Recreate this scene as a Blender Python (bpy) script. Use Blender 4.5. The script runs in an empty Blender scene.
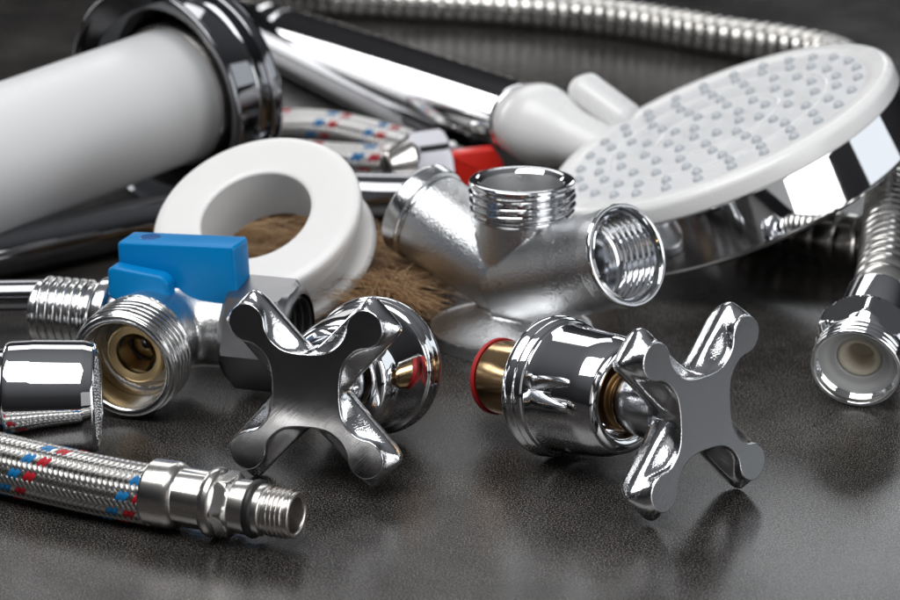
import bpy, math, random
import numpy as np
from mathutils import Vector, Matrix, Quaternion

# ------------------------------------------------------------------ basics
# all lengths in the helpers are millimetres; S turns them into metres
S = 0.001
PI = math.pi
random.seed(7)
scene = bpy.context.scene
COL = scene.collection
F = 2500.0
CAM = Vector((0.0, -754.0, 245.0))
FWD = (-CAM).normalized()
RIGHT = Vector((1, 0, 0))
UP = RIGHT.cross(FWD).normalized()

def ray(px, py):
    return FWD + RIGHT * ((px - 450.0) / F) + UP * ((300.0 - py) / F)

def at(px, py, z):
    d = ray(px, py)
    return CAM + d * ((z - CAM.z) / d.z)

def at_y(px, py, y):
    d = ray(px, py)
    return CAM + d * ((y - CAM.y) / d.y)

def cam2w(c, px=450, py=300):
    """a direction read off the picture at (px, py): right, up, towards the viewer -> world"""
    f = ray(px, py).normalized()
    r = f.cross(Vector((0, 0, 1))).normalized()
    return r * c[0] + r.cross(f) * c[1] - f * c[2]

def flat(v, elev):
    """v turned to a given elevation, its compass direction kept"""
    h = Vector((v.x, v.y, 0)).normalized()
    return h * math.cos(elev) + Vector((0, 0, math.sin(elev)))

def basis(axis, upref=(0, 0, 1)):
    """rotation whose local Z is axis and whose local Y is as close to upref as it can be"""
    z = Vector(axis).normalized()
    u = Vector(upref)
    if abs(z.dot(u.normalized())) > 0.98:
        u = Vector((0, 1, 0)) if abs(z.y) < 0.9 else Vector((1, 0, 0))
    x = u.cross(z).normalized()
    y = z.cross(x)
    return Matrix((x, y, z)).transposed().to_4x4()

def thing(name, label, cat, loc, rot=None, group=None):
    o = bpy.data.objects.new(name, None)
    o.empty_display_size = 0.01
    COL.objects.link(o)
    m = Matrix.Translation(Vector(loc) * S)
    if rot is not None:
        m = m @ rot
    o.matrix_world = m
    o["label"] = label
    o["category"] = cat
    if group:
        o["group"] = group
    return o

class MB:
    """collects verts, faces, material slots and uvs of ONE part"""
    def __init__(self):
        self.v, self.f, self.m, self.uv, self.rand = [], [], [], {}, []
    def add(self, verts, faces, mi=0, M=None):
        o = len(self.v)
        if M is not None:
            verts = [M @ Vector(p) for p in verts]
        self.v.extend([tuple(p) for p in verts])
        self.f.extend([tuple(i + o for i in f) for f in faces])
        self.m.extend([mi] * len(faces))
        return self
    def build(self, name, mats, parent=None, sharp=38, label=None):
        me = bpy.data.meshes.new(name)
        me.from_pydata([(x * S, y * S, z * S) for x, y, z in self.v], [], self.f)
        if not isinstance(mats, (list, tuple)):
            mats = [mats]
        for m in mats:
            me.materials.append(m)
        me.polygons.foreach_set("material_index", self.m)
        me.polygons.foreach_set("use_smooth", [True] * len(me.polygons))
        me.validate()
        me.update()
        if sharp:
            me.set_sharp_from_angle(angle=math.radians(sharp))
        o = bpy.data.objects.new(name, me)
        COL.objects.link(o)
        if parent is not None:
            o.parent = parent
        if label:
            o["label"] = label
        return o

def part(name, vf, mat, parent, M=None, sharp=38, label=None):
    return MB().add(vf[0], vf[1], 0, M).build(name, mat, parent, sharp, label)

# ------------------------------------------------------------------ shapes
def fil(prof, n=4):
    """profile points (t, r[, fillet]) -> polyline with rounded corners"""
    out = []
    P = [Vector((p[0], p[1])) for p in prof]
    for i, p in enumerate(prof):
        rad = p[2] if len(p) > 2 else 0
        if rad <= 0 or i == 0 or i == len(prof) - 1:
            out.append((P[i].x, P[i].y))
            continue
        a, b = P[i - 1] - P[i], P[i + 1] - P[i]
        la, lb = a.length, b.length
        d = min(rad, la * 0.48, lb * 0.48)
        A, B = P[i] + a / la * d, P[i] + b / lb * d
        for k in range(n + 1):
            t = k / n
            q = A * (1 - t) ** 2 + P[i] * 2 * t * (1 - t) + B * t ** 2
            out.append((q.x, q.y))
    return out

def lathe(prof, seg=72, apo=None, n=4):
    """revolve (t, r[, fillet]) about Z; apo: apothem of a hexagon that clips the radius"""
    pts = fil(prof, n)
    if pts[0][1] < 1e-6: pts[0] = (pts[0][0], 0.0)
    V, Fc, rows = [], [], []
    for t, r in pts:
        if r < 1e-6:
            rows.append([len(V)])
            V.append((0, 0, t))
            continue
        row = []
        for k in range(seg):
            th = 2 * PI * k / seg
            rr = r
            if apo:
                m = (th % (PI / 3)) - PI / 6
                rr = min(r, apo / math.cos(m))
            row.append(len(V))
            V.append((rr * math.cos(th), rr * math.sin(th), t))
        rows.append(row)
    for a, b in zip(rows, rows[1:]):
        if len(a) == 1 and len(b) == 1:
            continue
        for k in range(seg):
            k2 = (k + 1) % seg
            if len(a) == 1:
                Fc.append((a[0], b[k2], b[k]))
            elif len(b) == 1:
                Fc.append((a[k], a[k2], b[0]))
            else:
                Fc.append((a[k], a[k2], b[k2], b[k]))
    return V, Fc

def thread(t0, t1, r, depth, pitch, seg=80, per=8, taper=1.2):
    """helical thread surface between t0 and t1, fading at both ends"""
    n = max(4, int(abs(t1 - t0) / pitch * per))
    V, Fc = [], []
    for i in range(n + 1):
        t = t0 + (t1 - t0) * i / n
        e = min(abs(t - t0), abs(t - t1)) / taper
        e = max(0.0, min(1.0, e))
        for k in range(seg):
            ph = (t / pitch - k / seg) % 1.0
            w = 1 - abs(2 * ph - 1)          # triangle
            w = min(1.0, max(0.0, (w - 0.12) / 0.74))
            w = w * w * (3 - 2 * w)
            rr = r - depth * (1 - w * e)
            th = 2 * PI * k / seg
            V.append((rr * math.cos(th), rr * math.sin(th), t))
    for i in range(n):
        for k in range(seg):
            k2 = (k + 1) % seg
            a = i * seg
            Fc.append((a + k, a + k2, a + seg + k2, a + seg + k))
    return V, Fc

def spline(P, step):
    """Catmull-Rom through P, resampled about every step mm"""
    P = [Vector(p) for p in P]
    Q = [P[0] * 2 - P[1]] + P + [P[-1] * 2 - P[-2]]
    raw = []
    for i in range(1, len(Q) - 2):
        p0, p1, p2, p3 = Q[i - 1:i + 3]
        for k in range(40):
            t = k / 40
            raw.append(0.5 * ((2 * p1) + (p2 - p0) * t + (2 * p0 - 5 * p1 + 4 * p2 - p3) * t * t + (3 * p1 - p0 - 3 * p2 + p3) * t ** 3))
    raw.append(P[-1])
    L = [0.0]
    for a, b in zip(raw, raw[1:]):
        L.append(L[-1] + (b - a).length)
    n = max(2, int(L[-1] / step))
    out, j = [], 0
    for i in range(n + 1):
        s = L[-1] * i / n
        while j < len(L) - 2 and L[j + 1] < s:
            j += 1
        u = (s - L[j]) / max(1e-9, L[j + 1] - L[j])
        out.append(raw[j].lerp(raw[j + 1], min(1, u)))
    return out, L[-1]

def frames(path):
    fr, prev = [], None
    for i, p in enumerate(path):
        t = (path[min(i + 1, len(path) - 1)] - path[max(i - 1, 0)]).normalized()
        if prev is None:
            n = t.cross(Vector((0, 0, 1)))
            n = n.normalized() if n.length > 1e-4 else Vector((1, 0, 0))
        else:
            n = (prev - t * prev.dot(t)).normalized()
        prev = n
        fr.append((p, t, n, t.cross(n)))
    return fr

def sweep(path, rfun, seg=32, caps=True):
    fr = frames(path)
    V, Fc = [], []
    s = 0.0
    for i, (p, t, n, b) in enumerate(fr):
        if i:
            s += (p - fr[i - 1][0]).length
        for k in range(seg):
            th = 2 * PI * k / seg
            r = rfun(s, th)
            V.append(p + (n * math.cos(th) + b * math.sin(th)) * r)
    for i in range(len(fr) - 1):
        for k in range(seg):
            k2 = (k + 1) % seg
            a = i * seg
            Fc.append((a + k, a + seg + k, a + seg + k2, a + k2))
    if caps:
        Fc.append(tuple(range(seg)))
        Fc.append(tuple(reversed(range((len(fr) - 1) * seg, len(fr) * seg))))
    return V, Fc

def rbox(sx, sy, sz, r, n=4, loc=(0, 0, 0)):
    """box with all edges rounded: a cube-sphere pushed apart"""
    m = n * 2 + 1
    V, Fc, idx = [], [], {}
    h = (sx / 2 - r, sy / 2 - r, sz / 2 - r)
    def vert(d):
        d = Vector(d).normalized() * r
        return tuple(d[i] + (h[i] if s[i] > 0 else -h[i]) + loc[i] for i in range(3))
    for ax in range(3):
        for sg in (-1, 1):
            g = []
            for i in range(m + 1):
                row = []
                for j in range(m + 1):
                    a, b = math.tan((i / m * 2 - 1) * PI / 4), math.tan((j / m * 2 - 1) * PI / 4)
                    q = [0, 0, 0]
                    q[ax] = sg; q[(ax + 1) % 3] = a; q[(ax + 2) % 3] = b
                    s = [1 if c > 0 else -1 for c in q]
                    s[(ax + 1) % 3] = 1 if i * 2 > m else -1
                    s[(ax + 2) % 3] = 1 if j * 2 > m else -1
                    d = Vector(q).normalized() * r
                    p = tuple(d[c] + s[c] * h[c] + loc[c] for c in range(3))
                    key = tuple(round(c, 4) for c in p)
                    if key not in idx:
                        idx[key] = len(V); V.append(p)
                    row.append(idx[key])
                g.append(row)
            for i in range(m):
                for j in range(m):
                    f = (g[i][j], g[i + 1][j], g[i + 1][j + 1], g[i][j + 1])
                    if len(set(f)) == 4:
                        Fc.append(f if sg > 0 else tuple(reversed(f)))
    return V, Fc

def extrude_outline(pts, depth, r=1.2, n=4):
    """closed 2D outline (x, z), extruded along Y by depth, both rims rounded by r"""
    N = len(pts)
    P = [Vector((p[0], p[1])) for p in pts]
    nor = []
    for i in range(N):
        e1, e2 = (P[i] - P[i - 1]).normalized(), (P[(i + 1) % N] - P[i]).normalized()
        t = (e1 + e2).normalized()
        nor.append(Vector((t.y, -t.x)) / max(0.5, math.sqrt(max(0.05, (1 + e1.dot(e2)) / 2))))
    rows, V, Fc = [], [], []
    lay = []
    for k in range(n + 1):
        a = PI / 2 * k / n
        lay.append((-depth / 2 + r * (1 - math.sin(a)), r * (1 - math.cos(a))))
    lay = [(y, ins) for y, ins in lay][::-1]
    lay = [(-depth / 2 + r * (1 - math.sin(PI / 2 * k / n)), r * (1 - math.cos(PI / 2 * k / n))) for k in range(n, -1, -1)]
    lay2 = lay + [(-y, ins) for y, ins in reversed(lay)]
    for y, ins in lay2:
        rows.append(len(V))
        for i in range(N):
            q = P[i] - nor[i] * ins
            V.append((q.x, y, q.y))
    for a, b in zip(rows, rows[1:]):
        for i in range(N):
            i2 = (i + 1) % N
            Fc.append((a + i, a + i2, b + i2, b + i))
    Fc.append(tuple(reversed(range(rows[0], rows[0] + N))))
    Fc.append(tuple(range(rows[-1], rows[-1] + N)))
    return V, Fc

def surface_nets(f, lo, hi, h):
    n = [int(math.ceil((b - a) / h)) + 1 for a, b in zip(lo, hi)]
    ax = [lo[i] + h * np.arange(n[i]) for i in range(3)]
    X, Y, Z = np.meshgrid(*ax, indexing="ij")
    D = f(X, Y, Z)
    neg = D < 0
    cs = [m - 1 for m in n]
    acc = np.zeros(cs + [3]); cnt = np.zeros(cs)
    corners = [(i, j, k) for i in (0, 1) for j in (0, 1) for k in (0, 1)]
    def sub(A, c):
        return A[c[0]:c[0] + cs[0], c[1]:c[1] + cs[1], c[2]:c[2] + cs[2]]
    for a in corners:
        for d in range(3):
            if a[d] == 1: continue
            b = list(a); b[d] = 1; b = tuple(b)
            da, db = sub(D, a), sub(D, b)
            m = (da < 0) != (db < 0)
            t = np.where(m, da / np.where(m, da - db, 1), 0)
            for c in range(3):
                acc[..., c] += np.where(m, a[c] + (t if c == d else 0), 0)
            cnt += m
    act = cnt > 0
    idx = -np.ones(cs, dtype=int)
    idx[act] = np.arange(act.sum())
    I, J, K = np.nonzero(act)
    P = acc[act] / cnt[act][:, None] + np.stack([I, J, K], 1)
    P = P * h + np.array(lo)
    for _ in range(3):                                   # pull the vertices onto the surface
        e = 0.05
        x, y, z = P.T
        g = np.stack([f(x + e, y, z) - f(x - e, y, z), f(x, y + e, z) - f(x, y - e, z), f(x, y, z + e) - f(x, y, z - e)], 1) / (2 * e)
        q = f(x, y, z)[:, None] * g / np.maximum((g * g).sum(1), 0.3)[:, None]
        L = np.linalg.norm(q, axis=1, keepdims=True)
        P = P - q * np.minimum(1, 0.4 * h / np.maximum(L, 1e-9))
    faces = []
    for d in range(3):
        e1, e2 = (d + 1) % 3, (d + 2) % 3
        sl = [slice(1, cs[c]) for c in range(3)]
        sl[d] = slice(0, cs[d])
        A = neg[tuple(sl)]
        s2 = list(sl); s2[d] = slice(1, cs[d] + 1)
        B = neg[tuple(s2)]
        for flip, m in ((False, A & ~B), (True, ~A & B)):
            ii = np.stack(np.nonzero(m), 1)
            off = np.array([1, 1, 1]); off[d] = 0
            ii = ii + off
            def at_(o1, o2):
                q = ii.copy(); q[:, e1] -= o1; q[:, e2] -= o2
                return idx[q[:, 0], q[:, 1], q[:, 2]]
            quad = np.stack([at_(1, 1), at_(0, 1), at_(0, 0), at_(1, 0)], 1)
            if flip: quad = quad[:, ::-1]
            faces.append(quad)
    Fc = np.concatenate(faces)
    Fc = Fc[(Fc >= 0).all(1)]
    return [tuple(p) for p in P], [tuple(int(i) for i in q) for q in Fc]

def smin(a, b, k):
    h = np.clip(0.5 + 0.5 * (b - a) / k, 0, 1)
    return b * (1 - h) + a * h - k * h * (1 - h)

def cyl(x, y, z, o, d, r0, r1, t0, t1):
    """capped cone about o + t d"""
    px, py, pz = x - o[0], y - o[1], z - o[2]
    t = px * d[0] + py * d[1] + pz * d[2]
    q = np.sqrt(np.maximum(px * px + py * py + pz * pz - t * t, 1e-9))
    r = r0 + (r1 - r0) * np.clip((t - t0) / (t1 - t0), 0, 1)
    return np.maximum(np.maximum(q - r, t0 - t), t - t1)

# ------------------------------------------------------------------ materials
def new_mat(name):
    m = bpy.data.materials.new(name)
    m.use_nodes = True
    nt = m.node_tree
    b = nt.nodes["Principled BSDF"]
    return m, nt, b

def bump_of(nt, b, scale, strength, dist=0.0002, detail=3, rough=0.6, coord="Object", kind="noise"):
    tc = nt.nodes.new("ShaderNodeTexCoord")
    if kind == "voronoi":
        n = nt.nodes.new("ShaderNodeTexVoronoi"); n.inputs["Scale"].default_value = scale; src = n.outputs["Distance"]
    else:
        n = nt.nodes.new("ShaderNodeTexNoise")
        n.inputs["Scale"].default_value = scale; n.inputs["Detail"].default_value = detail; n.inputs["Roughness"].default_value = rough
        src = n.outputs["Fac"]
    nt.links.new(tc.outputs[coord], n.inputs["Vector"])
    bp = nt.nodes.new("ShaderNodeBump")
    bp.inputs["Strength"].default_value = strength
    bp.inputs["Distance"].default_value = dist
    nt.links.new(src, bp.inputs["Height"])
    nt.links.new(bp.outputs["Normal"], b.inputs["Normal"])
    return tc, n, bp

def smudge(nt, b, lo, hi, scale):
    """roughness wandering between lo and hi: finger marks and wear"""
    tc = nt.nodes.new("ShaderNodeTexCoord")
    n = nt.nodes.new("ShaderNodeTexNoise")
    n.inputs["Scale"].default_value = scale; n.inputs["Detail"].default_value = 5
    nt.links.new(tc.outputs["Object"], n.inputs["Vector"])
    mr = nt.nodes.new("ShaderNodeMapRange")
    mr.inputs["From Min"].default_value = 0.35; mr.inputs["From Max"].default_value = 0.7
    mr.inputs["To Min"].default_value = lo; mr.inputs["To Max"].default_value = hi
    nt.links.new(n.outputs["Fac"], mr.inputs["Value"])
    nt.links.new(mr.outputs["Result"], b.inputs["Roughness"])

def metal(name, col, r0, r1, bump=None, smud=60):
    m, nt, b = new_mat(name)
    b.inputs["Base Color"].default_value = (*col, 1)
    b.inputs["Metallic"].default_value = 1
    smudge(nt, b, r0, r1, smud)
    if bump:
        bump_of(nt, b, *bump)
    return m

def plastic(name, col, rough, sss=0.0, bump=None, ior=1.5):
    m, nt, b = new_mat(name)
    b.inputs["Base Color"].default_value = (*col, 1)
    b.inputs["IOR"].default_value = ior
    smudge(nt, b, rough * 0.85, rough * 1.2, 90)
    if sss:
        b.inputs["Subsurface Weight"].default_value = sss
        b.inputs["Subsurface Radius"].default_value = (1, 1, 1)
        b.inputs["Subsurface Scale"].default_value = 0.002
    if bump:
        bump_of(nt, b, *bump)
    return m

CHROME = metal("chrome", (0.78, 0.79, 0.81), 0.02, 0.07, (45, 0.05, 0.0004, 2))
CHROME_CAST = metal("chrome_over_casting", (0.76, 0.77, 0.79), 0.07, 0.12, (2700, 0.5, 0.00010, 1, 0.5))
CHROME_HUB = metal("chrome_hub", (0.74, 0.75, 0.77), 0.10, 0.16, (1500, 0.3, 0.00012, 2, 0.5))
HANDLE_FACE = metal("ground_chrome_face", (0.66, 0.67, 0.69), 0.12, 0.19)
def ground_marks(m):
    """fine parallel grinding lines over a metal face"""
    nt = m.node_tree; b = nt.nodes["Principled BSDF"]
    tc = nt.nodes.new("ShaderNodeTexCoord"); mp = nt.nodes.new("ShaderNodeMapping")
    mp.inputs["Rotation"].default_value = (0, 0, 0.6); mp.inputs["Scale"].default_value = (120, 3200, 120)
    n = nt.nodes.new("ShaderNodeTexNoise"); n.inputs["Scale"].default_value = 1.0; n.inputs["Detail"].default_value = 3
    nt.links.new(tc.outputs["Object"], mp.inputs["Vector"]); nt.links.new(mp.outputs["Vector"], n.inputs["Vector"])
    bp = nt.nodes.new("ShaderNodeBump"); bp.inputs["Strength"].default_value = 0.35; bp.inputs["Distance"].default_value = 0.00006
    nt.links.new(n.outputs["Fac"], bp.inputs["Height"]); nt.links.new(bp.outputs["Normal"], b.inputs["Normal"])
ground_marks(HANDLE_FACE)
SATIN = metal("satin_cast_metal", (0.74, 0.75, 0.76), 0.27, 0.34, (2000, 0.7, 0.00027, 1, 0.5))
SATIN_FINE = metal("satin_collar", (0.70, 0.71, 0.72), 0.10, 0.18, (1500, 0.4, 0.0002, 3))
ALU = metal("cast_nickel", (0.72, 0.72, 0.72), 0.26, 0.36, (1500, 0.5, 0.00016, 2, 0.5))
THREAD = metal("threaded_nickel", (0.74, 0.74, 0.74), 0.10, 0.20, (1300, 0.3, 0.00012, 3))
STEEL = metal("fitting_steel", (0.66, 0.635, 0.61), 0.20, 0.30, (500, 0.10, 0.0002, 3))
WIRE = metal("braid_wire", (0.66, 0.645, 0.62), 0.20, 0.30)
HOSE = metal("hose_steel", (0.70, 0.68, 0.65), 0.20, 0.30)
BRASS = metal("brass", (0.74, 0.50, 0.27), 0.12, 0.24, (600, 0.12, 0.0002, 3))
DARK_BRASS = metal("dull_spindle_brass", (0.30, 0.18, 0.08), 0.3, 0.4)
NUT = metal("satin_nut", (0.30, 0.30, 0.31), 0.32, 0.42, (500, 0.1, 0.0002, 3))
SHADED_CHROME = metal("chrome_darkened_for_shade", (0.13, 0.132, 0.14), 0.05, 0.12)  # chrome with the shade under the shower handle put into its colour
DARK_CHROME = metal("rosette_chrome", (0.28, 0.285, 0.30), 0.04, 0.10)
BRASS_SATIN = metal("seat_brass", (0.86, 0.64, 0.34), 0.38, 0.48, (600, 0.12, 0.0002, 3))
GRAPHITE = metal("dark_plated_nut", (0.20, 0.20, 0.22), 0.10, 0.18)
WHITE = plastic("white_plastic", (0.80, 0.80, 0.80), 0.28, 0.15)
SPOOL = plastic("spool_plastic", (0.80, 0.795, 0.785), 0.36, 0.5, (220, 0.06, 0.0003, 3))
TUBE = plastic("white_pipe_plastic", (0.70, 0.71, 0.72), 0.42, 0.1, (160, 0.05, 0.0004, 3))
BLUE = plastic("blue_plastic", (0.0, 0.205, 0.52), 0.34, 0.0, (900, 0.1, 0.0002, 2))
BLUE.node_tree.nodes["Principled BSDF"].inputs["Specular IOR Level"].default_value = 0.25
RED = plastic("red_plastic", (0.72, 0.022, 0.012), 0.3)
GASKET = plastic("red_fibre", (0.42, 0.012, 0.016), 0.55)
RUBBER = plastic("black_rubber", (0.012, 0.012, 0.013), 0.45)
NOZZLE = plastic("grey_silicone", (0.50, 0.53, 0.56), 0.25, 0.2)
FACE = plastic("spray_face_plastic", (0.74, 0.75, 0.765), 0.32, 0.1)
LINER = plastic("hose_liner", (0.70, 0.64, 0.52), 0.4, 0.2)
BLUE_YARN = plastic("blue_yarn", (0.005, 0.20, 0.50), 0.45)
RED_YARN = plastic("red_yarn", (0.50, 0.008, 0.02), 0.45)
GLASSY = metal("ball_chrome", (0.28, 0.27, 0.25), 0.08, 0.16)

def clear_plastic():
    m, nt, b = new_mat("clear_washer")
    b.inputs["Base Color"].default_value = (0.52, 0.53, 0.52, 1)
    b.inputs["Roughness"].default_value = 0.18
    b.inputs["Subsurface Weight"].default_value = 0.5
    b.inputs["Subsurface Radius"].default_value = (1, 0.95, 0.85)
    b.inputs["Subsurface Scale"].default_value = 0.003
    return m
WASHER = clear_plastic()

def wire_bump(m):
    """four fine wires across every ribbon, from its own uv"""
    nt = m.node_tree; b = nt.nodes["Principled BSDF"]
    uv = nt.nodes.new("ShaderNodeUVMap"); uv.uv_map = "UVMap"
    sp = nt.nodes.new("ShaderNodeSeparateXYZ")
    nt.links.new(uv.outputs["UV"], sp.inputs["Vector"])
    mu = nt.nodes.new("ShaderNodeMath"); mu.operation = "MULTIPLY"; mu.inputs[1].default_value = 2 * PI * 5
    nt.links.new(sp.outputs["X"], mu.inputs[0])
    co = nt.nodes.new("ShaderNodeMath"); co.operation = "COSINE"
    nt.links.new(mu.outputs[0], co.inputs[0])
    bp = nt.nodes.new("ShaderNodeBump"); bp.inputs["Strength"].default_value = 0.5; bp.inputs["Distance"].default_value = 0.00012
    nt.links.new(co.outputs[0], bp.inputs["Height"])
    nt.links.new(bp.outputs["Normal"], b.inputs["Normal"])
for m_ in (WIRE, BLUE_YARN, RED_YARN):
    wire_bump(m_)

def flax_mat():
    m, nt, b = new_mat("flax_fibre")
    at_ = nt.nodes.new("ShaderNodeAttribute"); at_.attribute_name = "tone"
    cr = nt.nodes.new("ShaderNodeValToRGB")
    e = cr.color_ramp.elements
    e[0].color = (0.09, 0.042, 0.017, 1); e[1].color = (0.68, 0.50, 0.29, 1)
    k = e.new(0.5); k.color = (0.32, 0.175, 0.075, 1)
    nt.links.new(at_.outputs["Fac"], cr.inputs["Fac"])
    nt.links.new(cr.outputs["Color"], b.inputs["Base Color"])
    b.inputs["Roughness"].default_value = 0.45
    return m
FLAX = flax_mat()

def table_mat():
    m, nt, b = new_mat("dark_stone_top")
    tc = nt.nodes.new("ShaderNodeTexCoord")
    def noise(scale, detail, rough=0.6):
        n = nt.nodes.new("ShaderNodeTexNoise")
        n.inputs["Scale"].default_value = scale; n.inputs["Detail"].default_value = detail; n.inputs["Roughness"].default_value = rough
        nt.links.new(tc.outputs["Object"], n.inputs["Vector"])
        return n
    big, fine, grain = noise(22, 6, 0.65), noise(2400, 1, 0.6), noise(2300, 2)
    r1 = nt.nodes.new("ShaderNodeValToRGB")
    e = r1.color_ramp.elements
    e[0].position = 0.34; e[0].color = (0.011, 0.0104, 0.0099, 1)
    e[1].position = 0.66; e[1].color = (0.030, 0.0280, 0.0264, 1)
    nt.links.new(big.outputs["Fac"], r1.inputs["Fac"])
    r2 = nt.nodes.new("ShaderNodeValToRGB")
    e = r2.color_ramp.elements
    e[0].position = 0.50; e[0].color = (0.30, 0.30, 0.30, 1)
    e[1].position = 0.66; e[1].color = (7.0, 6.85, 6.7, 1)  # the stone's pale grains, lifted further to paint in sparkle
    nt.links.new(fine.outputs["Fac"], r2.inputs["Fac"])
    mx = nt.nodes.new("ShaderNodeMix"); mx.data_type = "RGBA"; mx.blend_type = "MULTIPLY"
    mx.inputs["Factor"].default_value = 1.0
    nt.links.new(r1.outputs["Color"], mx.inputs["A"]); nt.links.new(r2.outputs["Color"], mx.inputs["B"])
    nt.links.new(mx.outputs["Result"], b.inputs["Base Color"])
    mr = nt.nodes.new("ShaderNodeMapRange")
    mr.inputs["From Min"].default_value = 0.3; mr.inputs["From Max"].default_value = 0.7
    mr.inputs["To Min"].default_value = 0.15; mr.inputs["To Max"].default_value = 0.25
    nt.links.new(big.outputs["Fac"], mr.inputs["Value"])
    nt.links.new(mr.outputs["Result"], b.inputs["Roughness"])
    bp = nt.nodes.new("ShaderNodeBump"); bp.inputs["Strength"].default_value = 0.5; bp.inputs["Distance"].default_value = 0.00009
    nt.links.new(grain.outputs["Fac"], bp.inputs["Height"])
    nt.links.new(bp.outputs["Normal"], b.inputs["Normal"])
    b.inputs["IOR"].default_value = 1.46
    return m

# ------------------------------------------------------------------ table
tb = MB().add([(-1500, -900, 0), (1500, -900, 0), (1500, 2600, 0), (-1500, 2600, 0)], [(0, 1, 2, 3)]).build("table_top", table_mat(), None, None)
tb["kind"] = "structure"

# ------------------------------------------------------------------ cross handled tap heads
def crspl(ctrl, n):
    P = [Vector(p) for p in ctrl]
    Q = [P[0] * 2 - P[1]] + P + [P[-1] * 2 - P[-2]]
    # mirror the ghost points so the curve is smooth across the symmetry lines
    Q[0] = Vector((P[1].x, -P[1].y))
    Q[-1] = Vector((P[-2].y, P[-2].x))
    out = []
    for i in range(1, len(Q) - 2):
        p0, p1, p2, p3 = Q[i - 1:i + 3]
        for k in range(n):
            t = k / n
            out.append(0.5 * ((2 * p1) + (p2 - p0) * t + (2 * p0 - 5 * p1 + 4 * p2 - p3) * t * t + (3 * p1 - p0 - 3 * p2 + p3) * t ** 3))
    out.append(P[-1])
    return out

def full_outline(ctrl, n=5):
    e = crspl(ctrl, n)                                    # from the arm's end to the valley
    half = e + [Vector((p.y, p.x)) for p in reversed(e[:-1])]   # to the next arm's end
    pts = []
    for q in range(4):
        c, s = [(1, 0), (0, 1), (-1, 0), (0, -1)][q]
        for p in half[:-1]:
            pts.append((p.x * c - p.y * s, p.x * s + p.y * c))
    return pts

FRONT = [(28.6, 0), (28.0, 2.3), (26.4, 4.15), (23.8, 4.9), (21.2, 4.35), (19.3, 3.0), (17.4, 2.2), (15.2, 2.0), (13.0, 2.3), (11.2, 3.0), (9.6, 4.1), (8.0, 5.4), (6.7, 6.7)]
RIDGE = [(29.7, 0), (29.7, 2.4), (29.6, 4.5), (29.0, 5.75), (27.0, 6.25), (23.4, 6.3), (20.2, 6.3), (17.2, 6.3), (14.4, 6.35), (12.0, 6.4), (9.8, 6.55), (8.2, 6.8), (7.1, 7.1)]
BACK = [(28.2, 0), (28.1, 2.0), (27.8, 3.9), (26.8, 5.1), (24.8, 5.45), (22.4, 5.5), (19.6, 5.5), (16.8, 5.5), (14.2, 5.5), (11.8, 5.6), (9.6, 5.8), (7.9, 6.1), (6.5, 6.5)]
TAIL = [(24.2, 0), (24.1, 0.9), (23.8, 1.7), (23.1, 2.3), (21.6, 2.6), (19.8, 2.7), (17.6, 2.7), (15.2, 2.7), (13.0, 2.8), (10.8, 3.2), (8.8, 3.8), (7.0, 4.6), (5.6, 5.6)]

def inset(pts, d):
    N = len(pts); out = []
    for i in range(N):
        a, b = Vector(pts[i - 1]), Vector(pts[(i + 1) % N])
        t = (b - a).normalized()
        out.append((pts[i][0] - t.y * d, pts[i][1] + t.x * d))
    return out

def cross_mesh():
    O = [full_outline(c) for c in (FRONT, RIDGE, BACK, TAIL)]
    N = len(O[0])
    def mix(a, b, t):
        return [(p[0] + (q[0] - p[0]) * t, p[1] + (q[1] - p[1]) * t) for p, q in zip(a, b)]
    def scoop(u):
        # hollow beside the neck, straight beside the lobes
        out = []
        for p, q in zip(O[0], O[1]):
            dist = math.hypot(p[0] - q[0], p[1] - q[1])
            e = 1.0 + 1.25 * max(0, min(1, (dist - 1.6) / 2.4))
            t = u ** e
            out.append((p[0] + (q[0] - p[0]) * t, p[1] + (q[1] - p[1]) * t))
        return out
    face = inset(O[0], 0.34)
    lays = [(0.0, face), (-0.03, inset(O[0], 0.2)), (-0.10, inset(O[0], 0.09)), (-0.22, inset(O[0], 0.02))]
    for k in range(15):
        u = k / 14
        lays.append((-0.38 - 3.9 * u, scoop(math.sin(u * PI / 2 * 0.93) / math.sin(PI / 2 * 0.93) * 0.985)))
    lays.append((-4.6, mix(O[0], O[1], 0.997)))
    lays.append((-5.0, O[1]))
    lays.append((-5.5, O[1]))
    for z, t in ((-6.0, 0.05), (-6.7, 0.2), (-7.6, 0.47), (-8.4, 0.74), (-9.1, 1.0)):
        lays.append((z, mix(O[1], O[2], t)))
    for z, t in ((-9.9, 0.22), (-10.7, 0.46), (-11.4, 0.72), (-11.9, 1.0)):
        lays.append((z, mix(O[2], O[3], t)))
    lays.append((-12.2, inset(O[3], 1.0)))
    body = MB()
    V, Fc = [], []
    for z, o in lays:
        V += [(x, y, z) for x, y in o]
    for i in range(len(lays) - 1):
        for k in range(N):
            k2 = (k + 1) % N
            a, b = i * N, (i + 1) * N
            Fc.append((b + k, b + k2, a + k2, a + k))
    body.add(V, Fc, 0)
    body.add([(x, y, 0) for x, y in face], [tuple(range(N))], 1)      # ground front face
    zb = lays[-1][0]
    body.add([(x, y, zb) for x, y in lays[-1][1]], [tuple(reversed(range(N)))], 0)
    return body

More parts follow.
